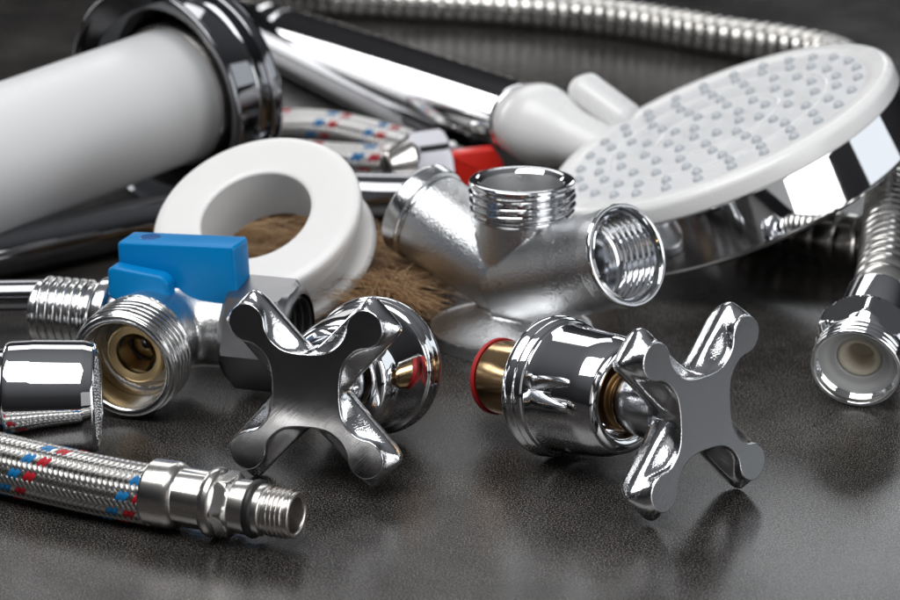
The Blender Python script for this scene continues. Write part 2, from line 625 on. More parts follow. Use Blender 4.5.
def tap_head(label, centre, n, u, bonnet_t, e=0.0):
    z = Vector(n).normalized()
    x = Vector(u); x = (x - z * x.dot(z)).normalized()
    R = Matrix((x, z.cross(x), z)).transposed().to_4x4()
    t = thing("cross_handle_tap_head", label, "tap handle", centre, R, "cross-handled tap heads")
    cross_mesh().build("handle", [CHROME_CAST, HANDLE_FACE], t, 44)
    part("handle_hub", lathe([(-10.2, 0), (-10.2, 10.4), (-13.5, 10.0, 1.5), (-18, 9.3, 1.5), (-25.0, 8.2, 1.0), (-25.6, 0)]), CHROME_HUB, t)
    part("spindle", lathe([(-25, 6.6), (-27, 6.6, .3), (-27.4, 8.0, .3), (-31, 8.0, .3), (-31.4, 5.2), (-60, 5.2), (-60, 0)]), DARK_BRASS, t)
    b = bonnet_t
    # bonnet: open front lip, barrel with a slight taper, stepped rim
    part("bonnet", lathe([(b + 8, 9.2), (b + 24.5, 9.6, .6), (b + 27.2, 10.4, 1.0), (b + 28.0, 11.8, 1.2), (b + 27.4, 14.2, 2.2), (b + 23.0, 15.9, 2.6),
                          (b + 8.4, 16.9, .6), (b + 6.0, 17.2, .5), (b + 5.6, 18.0, .6), (b + 4.0, 18.7, .8), (b + 3.4, 18.1, .4), (b + 2.9, 18.2, .4), (b + 1.4, 19.0, .9), (b + 0.0, 18.9, .8),
                          (b - 0.8, 18.0, .5), (b - .8, 16.2), (b + 4, 15.6), (b + 8, 9.2)], 120, None, 6), CHROME, t)
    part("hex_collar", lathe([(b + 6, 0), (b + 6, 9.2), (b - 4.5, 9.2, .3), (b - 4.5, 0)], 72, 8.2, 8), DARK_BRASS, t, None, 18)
    br = part("brass_body", lathe([(b - 4.2, 0), (b - 4.2, 9.8, .6), (b - 19.5 + e, 10.0, .3), (b - 20.2 + e, 9.4), (b - 20.2 + e, 0)], 80), BRASS, t)
    part("gasket", lathe([(b - 19.7 + e, 10.05), (b - 19.7 + e, 10.5, .4), (b - 21.1 + e, 10.5, .4), (b - 21.1 + e, 6.6, .4), (b - 20.3 + e, 6.6)], 80), GASKET, br)
    return t

tap_head("chrome four-armed tap handle in front on the right, brass end with red gasket showing",
         at(706, 413, 25.6), flat(cam2w((0.75, -0.085, 0.655), 706, 412), math.radians(7.4)), cam2w((0.397, 0.856, -0.331), 706, 412), -54)
tap_head("chrome four-armed tap handle between the blue-levered valve and the flax, facing forward",
         at(305, 391, 26.2), flat(cam2w((-0.44, -0.146, 0.886), 305, 391), math.radians(9.5)), cam2w((0.643, 0.638, 0.424), 305, 391), -45, 13)

# ------------------------------------------------------------------ wye fitting in the middle
def wye():
    base = at(506, 338, 0)
    t = thing("pipe_fitting", "matte chrome branching pipe fitting on a round foot, open threaded ports up and sideways", "pipe fitting", (base.x, base.y, 0), None)
    J = np.array((4.5, 0.0, 18.5))
    dR = cam2w((0.67, 0.17, 0.70), 627, 256).normalized(); dL = Vector((-0.70, 0.60, 0.33)).normalized()
    LR, LL, ZT = 46.5, 42.0, 50.0
    up = (0.02, 0.0, 1.0)
    JR = Vector(J)
    def f(x, y, z):
        a = cyl(x, y, z, J, (0, 0, 1), 12.4, 14.2, 0, ZT - J[2] - 11)
        r = cyl(x, y, z, J, dR, 14.3, 14.3, -3, LR - 16.5)
        l = cyl(x, y, z, J, dL, 13.6, 14.3, -3, LL - 4)
        d = smin(smin(a, r, 0.35), l, 0.35)
        foot = cyl(x, y, z, (1.5, 0, 0), (0, 0, 1), 24.2, 24.2, 0.5, 3.6) - 0.5
        q = np.sqrt((x - 1.5) ** 2 + y * y)
        dome = np.maximum((z - 3.9) - 7.5 * np.cos(np.clip(q / 23.5, 0, 1) * PI / 2) ** 1.2, 2.0 - z) * 0.8
        dome = np.maximum(dome, q - 22.6)
        d = smin(d, smin(foot, dome, 0.5), 1.2)
        # bores
        d = np.maximum(d, -cyl(x, y, z, J, (0, 0, 1), 11.2, 11.2, 10, 80))
        d = np.maximum(d, -cyl(x, y, z, J, dL, 11.4, 11.4, 14, 80))
        return d
    V, Fc = surface_nets(f, (-50, -46, -1), (50, 46, 46), 0.62)
    part("body", (V, Fc), SATIN, t, None, 50)
    # upper port: male thread with a thick polished lip
    M = Matrix.Translation((J[0], J[1], 0))
    mb = MB()
    z0 = ZT - 11.5
    mb.add(*lathe([(z0 - .5, 11.0), (z0 - .5, 14.5, .5), (z0 + 0.6, 15.2, .4), (z0 + 1.2, 14.9)], 96), 0, M)
    mb.add(*thread(z0 + 1.2, ZT - 2.2, 16.1, 1.1, 2.3, 96, 10), 0, M)
    mb.add(*lathe([(ZT - 2.2, 15.0), (ZT - 1.9, 15.8, .5), (ZT - .4, 15.9, .8), (ZT, 14.9, .6), (ZT - .2, 13.4, .6), (ZT - 1.5, 12.2)], 96), 0, M)
    mb.add(*lathe([(ZT - 1.5, 12.2), (ZT - 24, 11.0)], 96), 1, M)
    mb.build("threaded_port", [CHROME, ALU], t, 40)
    # right port: ring with an internal thread
    M = Matrix.Translation(JR) @ basis(dR)
    mb = MB()
    mb.add(*lathe([(LR - 17, 14.3), (LR - 6.2, 14.35), (LR - 5.8, 14.7, .3), (LR - 1.0, 15.2)], 96), 1, M)
    mb.add(*lathe([(LR - 1.0, 15.2), (LR - .2, 15.3, .5), (LR + .3, 14.7, .4), (LR + .1, 13.9, .4), (LR - .8, 13.5)], 96), 0, M)

    mb.add(*thread(LR - .8, LR - 15.6, 13.5, 1.3, 2.5, 96, 10, .8), 0, M)
    mb.add(*lathe([(LR - 15.6, 11.9), (LR - 16.2, 11.0), (LR - 16.4, 0)], 96), 0, M)
    mb.build("socket_port", [CHROME, SATIN], t, 40)
    # left port: plain collar with a groove
    M = Matrix.Translation(JR) @ basis(dL)
    mb = MB()
    mb.add(*lathe([(LL - 4.6, 11), (LL - 4.6, 14.4), (LL - 4.0, 14.0, .2), (LL - 3.2, 14.0, .2), (LL - 2.8, 15.3, .4), (LL + 2.2, 15.5, .8), (LL + 3.0, 14.4, .5), (LL + 2.4, 12.6), (LL - 18, 11.5), (LL - 18, 0)], 96), 0, M)
    mb.build("collar_port", SATIN_FINE, t, 40)
wye()

# ------------------------------------------------------------------ small valve with the blue lever
def blue_valve():
    p = Vector((-0.29, -0.957, 0.05)).normalized()         # way the open port looks
    m = Vector((0.957, -0.29, 0.0)).normalized()           # along the run
    c0 = at(122, 367, 16.0)
    R = Matrix((m, -Vector((p.x, p.y, 0)).normalized(), Vector((0, 0, 1)))).transposed().to_4x4()
    # local frame: X along the run, -Y out of the port, Z up; origin under the body centre
    L = 32.0
    o = c0 - p * L
    t = thing("ball_valve", "small silver ball valve with a blue plastic lever and brass seat in its open port", "valve", (o.x, o.y, 0), R)
    H = 18.2
    def f(x, y, z):
        a = cyl(x, y, z, (0, 0, H), (1, 0, 0), 9.4, 9.4, -17, 26)
        s = np.sqrt((x - 2) ** 2 + y * y + (z - H) ** 2) - 12.2
        q = cyl(x, y, z, (0, 0, H), (0, -1, 0), 12.0, 14.4, 0, L - 13)
        k = cyl(x, y, z, (3, 0, H), (0, 0, 1), 7.0, 5.5, 0, 12.5)
        bx = cyl(x, y, z, (0, 0, H), (1, 0, 0), 10.8, 9.8, 4, 21)
        d = smin(smin(smin(a, s, 2), q, 2.5), k, 2)
        d = smin(d, bx, 4)
        d = np.maximum(d, -cyl(x, y, z, (0, 0, H), (0, -1, 0), 12.2, 12.2, 10, 60))
        return d
    V, Fc = surface_nets(f, (-26, -24, 0), (34, 18, 36), 0.55)
    part("body", (V, Fc), ALU, t, None, 50)
    # left male thread and its shoulder
    M = Matrix.Translation((0, 0, H)) @ basis((-1, 0, 0))
    mb = MB()
    mb.add(*lathe([(15, 8.0), (15, 10.8, .6), (16.2, 11.9, .6), (19.5, 11.9, .8), (21.5, 9.9, .4), (22, 9.3)], 90), 0, M)
    mb.add(*thread(22, 38.6, 10.6, 1.3, 2.5, 90, 12), 0, M)
    mb.add(*lathe([(38.6, 9.3), (39.4, 9.4, .3), (40, 8.6, .3), (40, 7.6, .2), (30, 7.2), (30, 0)], 90), 0, M)
    mb.build("threaded_inlet", THREAD, t, 40)
    # right hexagon nut, female
    M = Matrix.Translation((0, 0, H)) @ basis((1, 0, 0), (0, -.12, 1))
    mb = MB()
    mb.add(*lathe([(20.5, 9.3), (20.5, 13.6, .3), (22.5, 16.3, .5), (37, 16.3, .5), (39.4, 14.0, .8), (40.0, 13.0, .4), (40.2, 12.2)], 120, 14.1, 8), 0, M)
    mb.add(*thread(40.2, 28, 12.2, 1.3, 2.3, 90, 10, .8), 0, M)
    mb.add(*lathe([(28, 10.9), (26, 7.5), (26, 0)], 90), 0, M)
    mb.build("union_nut", NUT, t, 20)
    # the open port
    M = Matrix.Translation((0, 0, H)) @ basis((0, -1, -0.07))
    mb = MB()
    mb.add(*lathe([(L - 14, 12.0), (L - 14, 15.0, .4), (L - 13.4, 15.2)], 100), 0, M)
    mb.add(*thread(L - 13.4, L - .8, 15.9, 1.0, 2.2, 100, 12), 0, M)
    mb.add(*lathe([(L - .8, 15.1), (L - .3, 15.0, .3), (L + .2, 14.2, .5), (L + .1, 13.2, .5), (L - .6, 12.6, .4), (L - 9, 12.4), (L - 12, 12.1)], 100), 0, M)
    op = mb.build("open_port", THREAD, t, 40)
    part("port_wall", lathe([(L - 8.9, 12.3), (L - 16, 11.9), (L - 16, 8.0)], 80), LINER_METAL, op, M)
    # brass seat with hexagon hole and the ball behind
    mb = MB()
    mb.add(*lathe([(L - 16, 8.5), (L - 9.2, 8.5, .4), (L - 8.8, 7.9, .4), (L - 9.6, 6.0, .3)], 72), 0, M)
    mb.add(*lathe([(L - 9.6, 6.0), (L - 10.6, 5.4, .3), (L - 16, 5.2)], 72, 4.6, 6), 0, M)
    seat = mb.build("brass_seat", BRASS_SATIN, t, 30)
    part("ball", lathe([(L - 21 + 6 * math.cos(a), 6.0 * math.sin(a)) for a in [PI / 2 * k / 10 for k in range(11)]], 60), GLASSY, seat, M)
    # lever: long block, stop tab and a dark disc painting a recess's shade
    zl = H + 11.0
    out = [(-17.4, 3.0), (-17.2, 13.8), (-16.4, 14.6), (17.6, 14.6), (18.2, 13.8), (18.2, -3.0), (17.0, -3.8), (2, -2.6), (-4, -2.8), (-16.5, -1.6)]
    mb = MB()
    mb.add(*extrude_outline(resample(out, 0.9), 11.0, 0.9), 0, Matrix.Translation((5.4, 0.5, zl)) @ Matrix.Rotation(math.radians(-2.5), 4, "Y"))
    lever = mb.build("lever", BLUE, t, 40)
    tab = [(-8.6, -1.4), (-8.4, 7.0), (-7.0, 8.2), (6.2, 6.6), (8.0, 4.8), (8.2, -.8), (10.4, -.6), (10.4, -2.6), (-4, -2.4)]
    part("stop_tab", extrude_outline(resample(tab, 1.9), 5.6, 1.1), BLUE, lever, Matrix.Translation((-3.6, -8.4, zl + .2)) @ Matrix.Scale(1.12, 4, (1, 0, 0)))
    part("lever_recess_shade", lathe([(0.0, 3.1), (.16, 2.9, .1), (.12, 0)], 32), BLUE_SHADE, lever, Matrix.Translation((-4.5, 1.0, zl + 14.15)))  # flat disc, no screw: darker blue stands for shade in a hole

def resample(poly, rad):
    """closed outline with rounded corners"""
    out = []
    N = len(poly)
    P = [Vector(p) for p in poly]
    for i in range(N):
        a, b = P[i - 1] - P[i], P[(i + 1) % N] - P[i]
        d = min(rad, a.length * .45, b.length * .45)
        A, B = P[i] + a.normalized() * d, P[i] + b.normalized() * d
        for k in range(5):
            t = k / 4
            q = A * (1 - t) ** 2 + P[i] * 2 * t * (1 - t) + B * t ** 2
            out.append((q.x, q.y))
    # the outline must run counter-clockwise
    ar = sum(out[i - 1][0] * out[i][1] - out[i][0] * out[i - 1][1] for i in range(len(out)))
    return out if ar > 0 else out[::-1]

LINER_METAL = metal("machined_port_wall", (0.66, 0.63, 0.58), 0.22, 0.34, (400, 0.15, 0.0002, 3))
BLUE_SHADE = plastic("blue_painted_recess_shade", (0.002, 0.08, 0.28), 0.3)  # lever blue darkened to paint the shade inside its recess
blue_valve()

# ------------------------------------------------------------------ tap spout with its aerator, at the left edge
def tap_spout():
    c = at(50, 398, 15.6)
    ax = Vector((0.998, 0.06, 0)).normalized()
    R = basis(ax)
    t = thing("tap_spout", "polished chrome tap spout end with a knurled aerator, lying at the left edge", "tap spout", (c.x, c.y, c.z), R)
    hs = part("aerator_housing", lathe([(-11.4, 10), (-11.6, 13.4, .4), (-11.2, 14.9, .6), (-10, 15.3, .6), (-4, 15.5, .5), (9.6, 15.1, .5), (12.2, 14.4, .8), (12.9, 13.6, .5), (12.6, 12.9, .3), (11.4, 12.7), (11.2, 0)], 120, None, 6), CHROME, t)
    # knurled screen: rings of small studs
    mb = MB()
    mb.add(*lathe([(11.4, 12.6), (12.4, 12.5), (12.5, 11.6), (11.9, 11.0), (11.9, 0)], 90))
    for r_, n_ in ((10.4, 42), (8.6, 34), (6.8, 26), (5, 18), (3, 10)):
        for k in range(n_):
            a = 2 * PI * k / n_
            zz = 12.6 if r_ > 12 else 12.1
            mb.add(*rbox(1.0, .7, 1.0, .3, 1), 0, Matrix.Translation((r_ * math.cos(a), r_ * math.sin(a), zz)) @ Matrix.Rotation(a, 4, "Z"))
    mb.build("aerator_screen", CHROME, t, 30)
    P = [(0, 0, -11), (0, 0, -25), (4, 0, -60), (16, 0, -95), (50, 0, -118), (84, -2, -100), (97, -3, -60), (99, -3, -30), (99, -3, -6)]
    # local X points sideways: away from the viewer
    sx = 1 if (R @ Vector((1, 0, 0))).y > 0 else -1
    P = [(a * sx, b, c_) for a, b, c_ in P]
    path, _ = spline(P, 2.0)
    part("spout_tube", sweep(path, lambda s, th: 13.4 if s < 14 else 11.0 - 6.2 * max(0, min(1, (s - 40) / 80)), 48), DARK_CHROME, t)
tap_spout()

# ------------------------------------------------------------------ braided hoses
def braid(path, R, N, mats, width, step_deg=50, amp=0.32, colour=((0, 1), (1, 2)), thick=0.25):
    fr = frames(path)
    ds = (path[1] - path[0]).length
    k = math.tan(math.radians(step_deg)) / R
    mb = MB(); uvs = []
    for fam in (0, 1):
        sg = 1 if fam == 0 else -1
        for i in range(N):
            mi = 0
            if fam == 1:
                for c, mm in colour:
                    if i == c: mi = mm
            V, Fc = [], []
            for q, (p, t, n, b) in enumerate(fr):
                s = q * ds
                th = 2 * PI * i / N + sg * k * s
                cr = 2 * i + sg * 2 * k * s * N / (2 * PI)
                off = amp * max(-1, min(1, 1.5 * math.sin(PI / 2 * cr + PI / 4))) * (1 if fam == 0 else -1)
                ca, sa = math.cos(math.radians(step_deg)), math.sin(math.radians(step_deg))
                for e, w in enumerate((-1, -.6, 0, .6, 1)):
                    # across the ribbon: part along the axis, part around it
                    dth = w * width / 2 * ca / R
                    dl = -sg * w * width / 2 * sa
                    rr = R + off + thick * (1 - w * w)
                    a = th + dth
                    V.append(p + t * dl + (n * math.cos(a) + b * math.sin(a)) * rr)
            for q in range(len(fr) - 1):
                for e in range(4):
                    a = q * 5 + e
                    Fc.append((a, a + 1, a + 6, a + 5) if sg < 0 else (a + 5, a + 6, a + 1, a))
                    uvs.append((e, q, sg))
            mb.add(V, Fc, mi)
    return mb, uvs

def build_braid(mb, uvs, name, mats, parent):
    o = mb.build(name, mats, parent, None)
    me = o.data
    uv = me.uv_layers.new(name="UVMap")
    W = (0, .2, .5, .8, 1)
    data = np.zeros(len(me.loops) * 2)
    j = 0
    for (e, q, sg), p in zip(uvs, me.polygons):
        if sg < 0:
            c = ((e, q), (e + 1, q), (e + 1, q + 1), (e, q + 1))
        else:
            c = ((e, q + 1), (e + 1, q + 1), (e + 1, q), (e, q))
        for li, (a, b) in zip(p.loop_indices, c):
            data[li * 2] = W[a]; data[li * 2 + 1] = b * 0.1
    uv.data.foreach_set("uv", data)
    return o

def front_hose():
    z = 8.4
    e = at(297, 521, 7.4)                                  # tip
    d = Vector((0.925, -0.38, 0)).normalized()
    fer = e - d * 39.5
    P = [at(-170, 420, z), at(-90, 442, z), at(0, 463, z), fer - d * 18 + Vector((0, .5, .6)), fer + d * 2 + Vector((0, 0, .3))]
    base = Vector((fer.x, fer.y, 0))
    t = thing("braided_hose", "steel braided hose with red and blue strands and threaded end at the lower left", "hose", base)
    P = [Vector(p) - base for p in P]
    path, L = spline(P, 0.45)
    mb, uvs = braid(path, 7.4, 20, None, 1.24, 56, .27, ((3, 1), (4, 1), (6, 2), (7, 2)), .12)
    br = build_braid(mb, uvs, "braid", [WIRE, BLUE_YARN, RED_YARN], t)
    path2, _ = spline(P, 3)
    part("inner_tube", sweep(path2, lambda s, th: 7.0, 32), RUBBER, br)
    M = Matrix.Translation(Vector((fer.x, fer.y, 8.8)) - base) @ basis(d)
    part("ferrule", lathe([(0, 7.6), (-.2, 8.1, .3), (.4, 8.5, .4), (6.6, 8.5, .5), (8.0, 7.8, .6), (8.6, 7.2, .3), (8.6, 0)], 80), STEEL, t, M)
    V, Fc = [], []
    # crimped sleeve: shallow flutes
    V, Fc = lathe([(8, 7.3), (9.2, 7.35), (16, 7.3), (17, 7.0)], 96)
    V = [(x * (1 - .035 * (0.5 + 0.5 * math.cos(8 * math.atan2(y, x))) ** 3), y * (1 - .035 * (0.5 + 0.5 * math.cos(8 * math.atan2(y, x))) ** 3), z_) for x, y, z_ in V]
    part("crimp_sleeve", (V, Fc), STEEL, t, M)
    part("collar", lathe([(15.6, 7.0), (16.2, 8.2, .8), (17.6, 8.9, .8), (19.0, 8.7, .8), (20.0, 7.4, .5), (20.2, 0)], 80), STEEL, t, M)
    part("hex_nut", lathe([(19.6, 0), (19.6, 8.3, .2), (20.4, 8.6, .3), (22.6, 8.2, .5), (23.6, 6.8, .2), (23.6, 0)], 96, 7.35), STEEL, t, M)
    part("neck", lathe([(23.4, 0), (23.4, 6.7, .3), (27.6, 6.7, .4), (27.8, 5.6), (29, 5.6)], 72), STEEL, t, M)
    part("o_ring", lathe([(28.6 + 1.3 * math.cos(a), 6.0 + 1.3 * math.sin(a)) for a in [2 * PI * k / 16 for k in range(17)]], 72), RUBBER, t, M)
    mb = MB()
    mb.add(*lathe([(29.4, 5.0), (29.4, 6.4, .4), (31.4, 6.4, .5), (31.9, 5.4, .2), (32.3, 5.4)], 72), 0, M)
    mb.add(*thread(32.3, 38.3, 6.15, .75, 1.25, 72, 10, .6), 0, M)
    mb.add(*lathe([(38.3, 5.4), (38.8, 5.9, .3), (39.4, 5.8, .4), (39.6, 5.0, .3), (39.2, 4.5, .2), (30, 4.3), (30, 0)], 72), 0, M)
    mb.build("threaded_tip", STEEL, t, 40)
front_hose()

def rear_hose(label, pts, r, phase):
    base = Vector(pts[0]); base.z = 0
    t = thing("braided_hose", label, "hose", base, None, "braided hoses behind the spool")
    P = [Vector(p) - base for p in pts]
    path, L = spline(P, 0.9)
    mb, uvs = braid(path, r, 12, None, 1.5, 50, .46, ((phase, 1), (phase + 1, 1), ((phase + 3) % 12, 2), ((phase + 4) % 12, 2)), .3)
    br = build_braid(mb, uvs, "braid", [WHITE_WIRE, BLUE_YARN, RED_YARN], t)
    path2, _ = spline(P, 3)
    part("inner_tube", sweep(path2, lambda s, th: r - .35, 32), RUBBER, br)
    for a, b in ((P[0], P[1]), (P[-1], P[-2])):
        d = (a - b).normalized()
        M = Matrix.Translation(a) @ basis(d)
        part("ferrule", lathe([(-6, r + .1), (-6, r + .9, .4), (7, r + .9, .6), (8, r - .4), (16, r - .4, .5), (16, r - 2), (6, r - 2.2), (6, 0)], 48), STEEL, t, M)
WHITE_WIRE = metal("pale_braid_wire", (0.86, 0.85, 0.84), 0.36, 0.46)
wire_bump(WHITE_WIRE)
rear_hose("pale braided hose with blue and red flecks behind the white spool, the rear one",
          [at(235, 128, 6), at(290, 123, 6), at(340, 127, 6), at(395, 140, 6), at(430, 150, 6)], 5.2, 3)
rear_hose("pale braided hose with blue and red flecks behind the white spool, the nearer one",
          [at(240, 158, 6), at(290, 155, 6), at(340, 158, 6), at(380, 160, 6), at(400, 162, 6)], 5.2, 7)

# ------------------------------------------------------------------ white spool
def spool():
    n = cam2w((-0.27, 0.67, 0.69), 257, 219).normalized()
    c = at(255, 214, 35)
    R = basis(n)
    t = thing("plastic_spool", "white plastic ring spool leaning behind the blue lever", "spool", c, R)
    Ro, Ri = 33.0, 17.4
    Wd = 20.0
    part("flange", lathe([(-1.2, Ri), (-.4, Ri + .2, .4), (0, Ri + 1.4, .8), (0.2, Ro - 2.6, .8), (-.6, Ro - .4, 1.0), (-2.2, Ro, .8), (-5.2, Ro - .4, .8), (-6.0, Ro - 2.6, .8), (-6.6, Ro - 7), (-6.6, 24)], 120), SPOOL, t)
    part("hub", lathe([(-.8, Ri + .1), (-Wd + .8, Ri + .1), (-Wd + .8, 24), (-Wd + 3, 26.0), (-5.2, 26.5), (-5.2, Ri + 1)], 120), SPOOL, t)
    part("flange", lathe([(-Wd + 5.6, 24), (-Wd + 4.6, Ro - 3, .8), (-Wd + 3.8, Ro - .2, .8), (-Wd + 1.0, Ro + .4, .8), (-Wd, Ro - 1.4, .8), (-Wd, Ri + 1, .5), (-Wd + 1, Ri)], 120), SPOOL, t)
spool()

# ------------------------------------------------------------------ flax tow
def flax():
    rnd = random.Random(3)
    t = MB(); tone = []
    for g in range(150):
        # a lock of fibres that share one wandering course
        if g < 95:
            px, py = rnd.gauss(386, 21), rnd.uniform(246, 314)
            q = (px - 386) / 60
            zc = rnd.random() * 19 * max(.1, 1 - q * q)
            ang = rnd.gauss(-0.75, .55)
        else:
            px, py = rnd.uniform(225, 350), rnd.uniform(222, 268)
            zc = rnd.random() * 7; ang = rnd.gauss(-0.2, .6)
        p = at(px, py, zc)
        L = rnd.uniform(22, 50); cur = rnd.gauss(0, .022); dz = rnd.gauss(0, .12)
        base_tone = max(0.1, min(.9, rnd.gauss(.5, .2)))
        for i in range(rnd.randint(20, 40)):
            a = ang + rnd.gauss(0, .13); c = cur + rnd.gauss(0, .012); l = L * rnd.uniform(.5, 1.1)
            if rnd.random() < .12: a += rnd.gauss(0, .9); c *= 4
            q = Vector((p.x + rnd.gauss(0, 2.0), p.y + rnd.gauss(0, 2.0), zc + rnd.gauss(0, 1.1))) - Vector((math.cos(a), math.sin(a), 0)) * l / 2
            n = 8; pts = []; ph = rnd.uniform(0, 6)
            for k in range(n):
                u = k / (n - 1) - .5
                pts.append(Vector((q.x, q.y, max(.2, q.z + dz * u * l + 1.1 * math.sin(ph + 5 * u) - 5 * u * u))))
                q = q + Vector((math.cos(a), math.sin(a), 0)) * (l / n)
                a += c * l / n + rnd.gauss(0, .05)
            r = rnd.uniform(.04, .105)
            V, Fc = sweep(pts, lambda s, th: r, 4, False)
            t.add(V, Fc, 0)
            tone += [max(0, min(1, base_tone + rnd.gauss(0, .14)))] * len(V)
    o = t.build("flax_tow", FLAX, None, None)
    a = o.data.attributes.new("tone", "FLOAT", "POINT")
    a.data.foreach_set("value", tone)
    o["label"] = "tuft of loose brown flax fibres under the white spool and beside the branching fitting"
    o["category"] = "flax"
flax()

# ------------------------------------------------------------------ white waste pipe in its chrome rosette
def waste_pipe():
    c = at(154, 102, 40.6)
    ax = Vector((0.62, 0.785, 0.08)).normalized()
    t = thing("waste_pipe", "thick white plastic pipe set in a round dark chrome rosette at the upper left", "pipe", c, basis(ax))
    part("pipe", lathe([(-172, 20), (-172, 24), (20, 24, 1), (21.5, 23.2, .4), (21.5, 20)], 96), TUBE, t)
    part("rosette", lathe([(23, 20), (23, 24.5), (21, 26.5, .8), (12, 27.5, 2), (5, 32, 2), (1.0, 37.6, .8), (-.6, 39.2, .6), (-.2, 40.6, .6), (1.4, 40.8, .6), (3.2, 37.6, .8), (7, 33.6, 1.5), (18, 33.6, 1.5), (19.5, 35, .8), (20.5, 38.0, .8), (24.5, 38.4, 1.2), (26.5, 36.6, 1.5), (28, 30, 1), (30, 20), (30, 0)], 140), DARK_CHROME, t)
    part("inner_collar", lathe([(8, 24.1), (8, 25.6, .5), (22, 26.2, .5), (22, 24.1)], 96), STEEL, t)
waste_pipe()

# ------------------------------------------------------------------ chrome tubes lying behind
def left_tube():
    P = [at(-90, 270, 8.6), at(0, 253, 8.6), at(80, 236, 8.6), at(160, 220, 8.6), at(260, 203, 8.6), at(340, 196, 8.6), at(378, 196, 8.6), at(425, 197, 8.6)]
    base = Vector((P[3].x, P[3].y, 0))
    t = thing("chrome_tube", "long bent chrome tube running under the white waste pipe and behind the white spool", "pipe", base)
    path, L = spline([p - base for p in P], 2)
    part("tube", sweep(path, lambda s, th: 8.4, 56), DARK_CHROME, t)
    d = (P[-1] - P[-2]).normalized()
    part("end_cap", lathe([(-1, 8.4), (-1, 9.2, .4), (4, 9.2, .8), (5, 8, .5), (5, 0)], 56), CHROME, t, Matrix.Translation(P[-1] - base) @ basis(d))
left_tube()

def rear_tube():
    a, b = at(180, -4, 11), at(468, 138, 11)
    base = Vector((a.x, a.y, 0))
    t = thing("chrome_tube", "straight chrome tube lying under the shower handle beside the pale braided hoses", "pipe", base)
    d = (b - a).normalized(); L = (b - a).length
    part("tube", lathe([(-60, 9.5), (-60, 11.6, .4), (L - 6, 11.6, .4), (L, 11.0, .6), (L, 9.5), (L - 20, 9.3), (L - 20, 0)], 72), SHADED_CHROME, t, Matrix.Translation(a - base) @ basis(d))
rear_tube()

# ------------------------------------------------------------------ valve with the red lever, behind the fitting
def red_valve():
    c = at(420, 168, 13)
    o = Vector((c.x, c.y, 0))
    t = thing("ball_valve", "valve with red plastic lever and dark nut, half hidden behind the branching fitting", "valve", o)
    ax = Vector((0.90, 0.25, 0.06)).normalized()
    up = Matrix.Translation((0, 0, 13)) @ basis(ax, (0, .3, 1))
    part("body", lathe([(-6, 6), (-6, 8, 1), (10, 8.5, 2), (14, 8, 1), (14, 6.5), (12, 6), (12, 0)], 64), ALU, t, up)
    part("end_nut", lathe([(-12, 5), (-12.4, 6.6, .4), (-11.8, 7.6, .4), (-3, 12.0, .5), (-3, 0)], 64), STEEL, t, up)
    part("hex_nut", lathe([(-3.4, 0), (-3.4, 12.0, .4), (-2.2, 13.4, .4), (8.5, 13.4, .4), (9.5, 12.4, .4), (9.5, 0)], 96, 11.9, 6), GRAPHITE, t, up @ Matrix.Rotation(PI / 6, 4, "Z"), 20)
    # lever: slanted red block over the body
    out = [(-11.0, 6.5), (7.0, 6.5), (10.2, 1.0), (10.2, -6.5), (-5.5, -6.5)]
    part("lever", extrude_outline(resample(out, 1.0), 6, 0.9), RED, t, Matrix.Translation((19.5, -3.0, 14.5)) @ Matrix.Rotation(math.radians(8), 4, "Z") @ Matrix.Rotation(math.radians(-5), 4, "Y"))
red_valve()

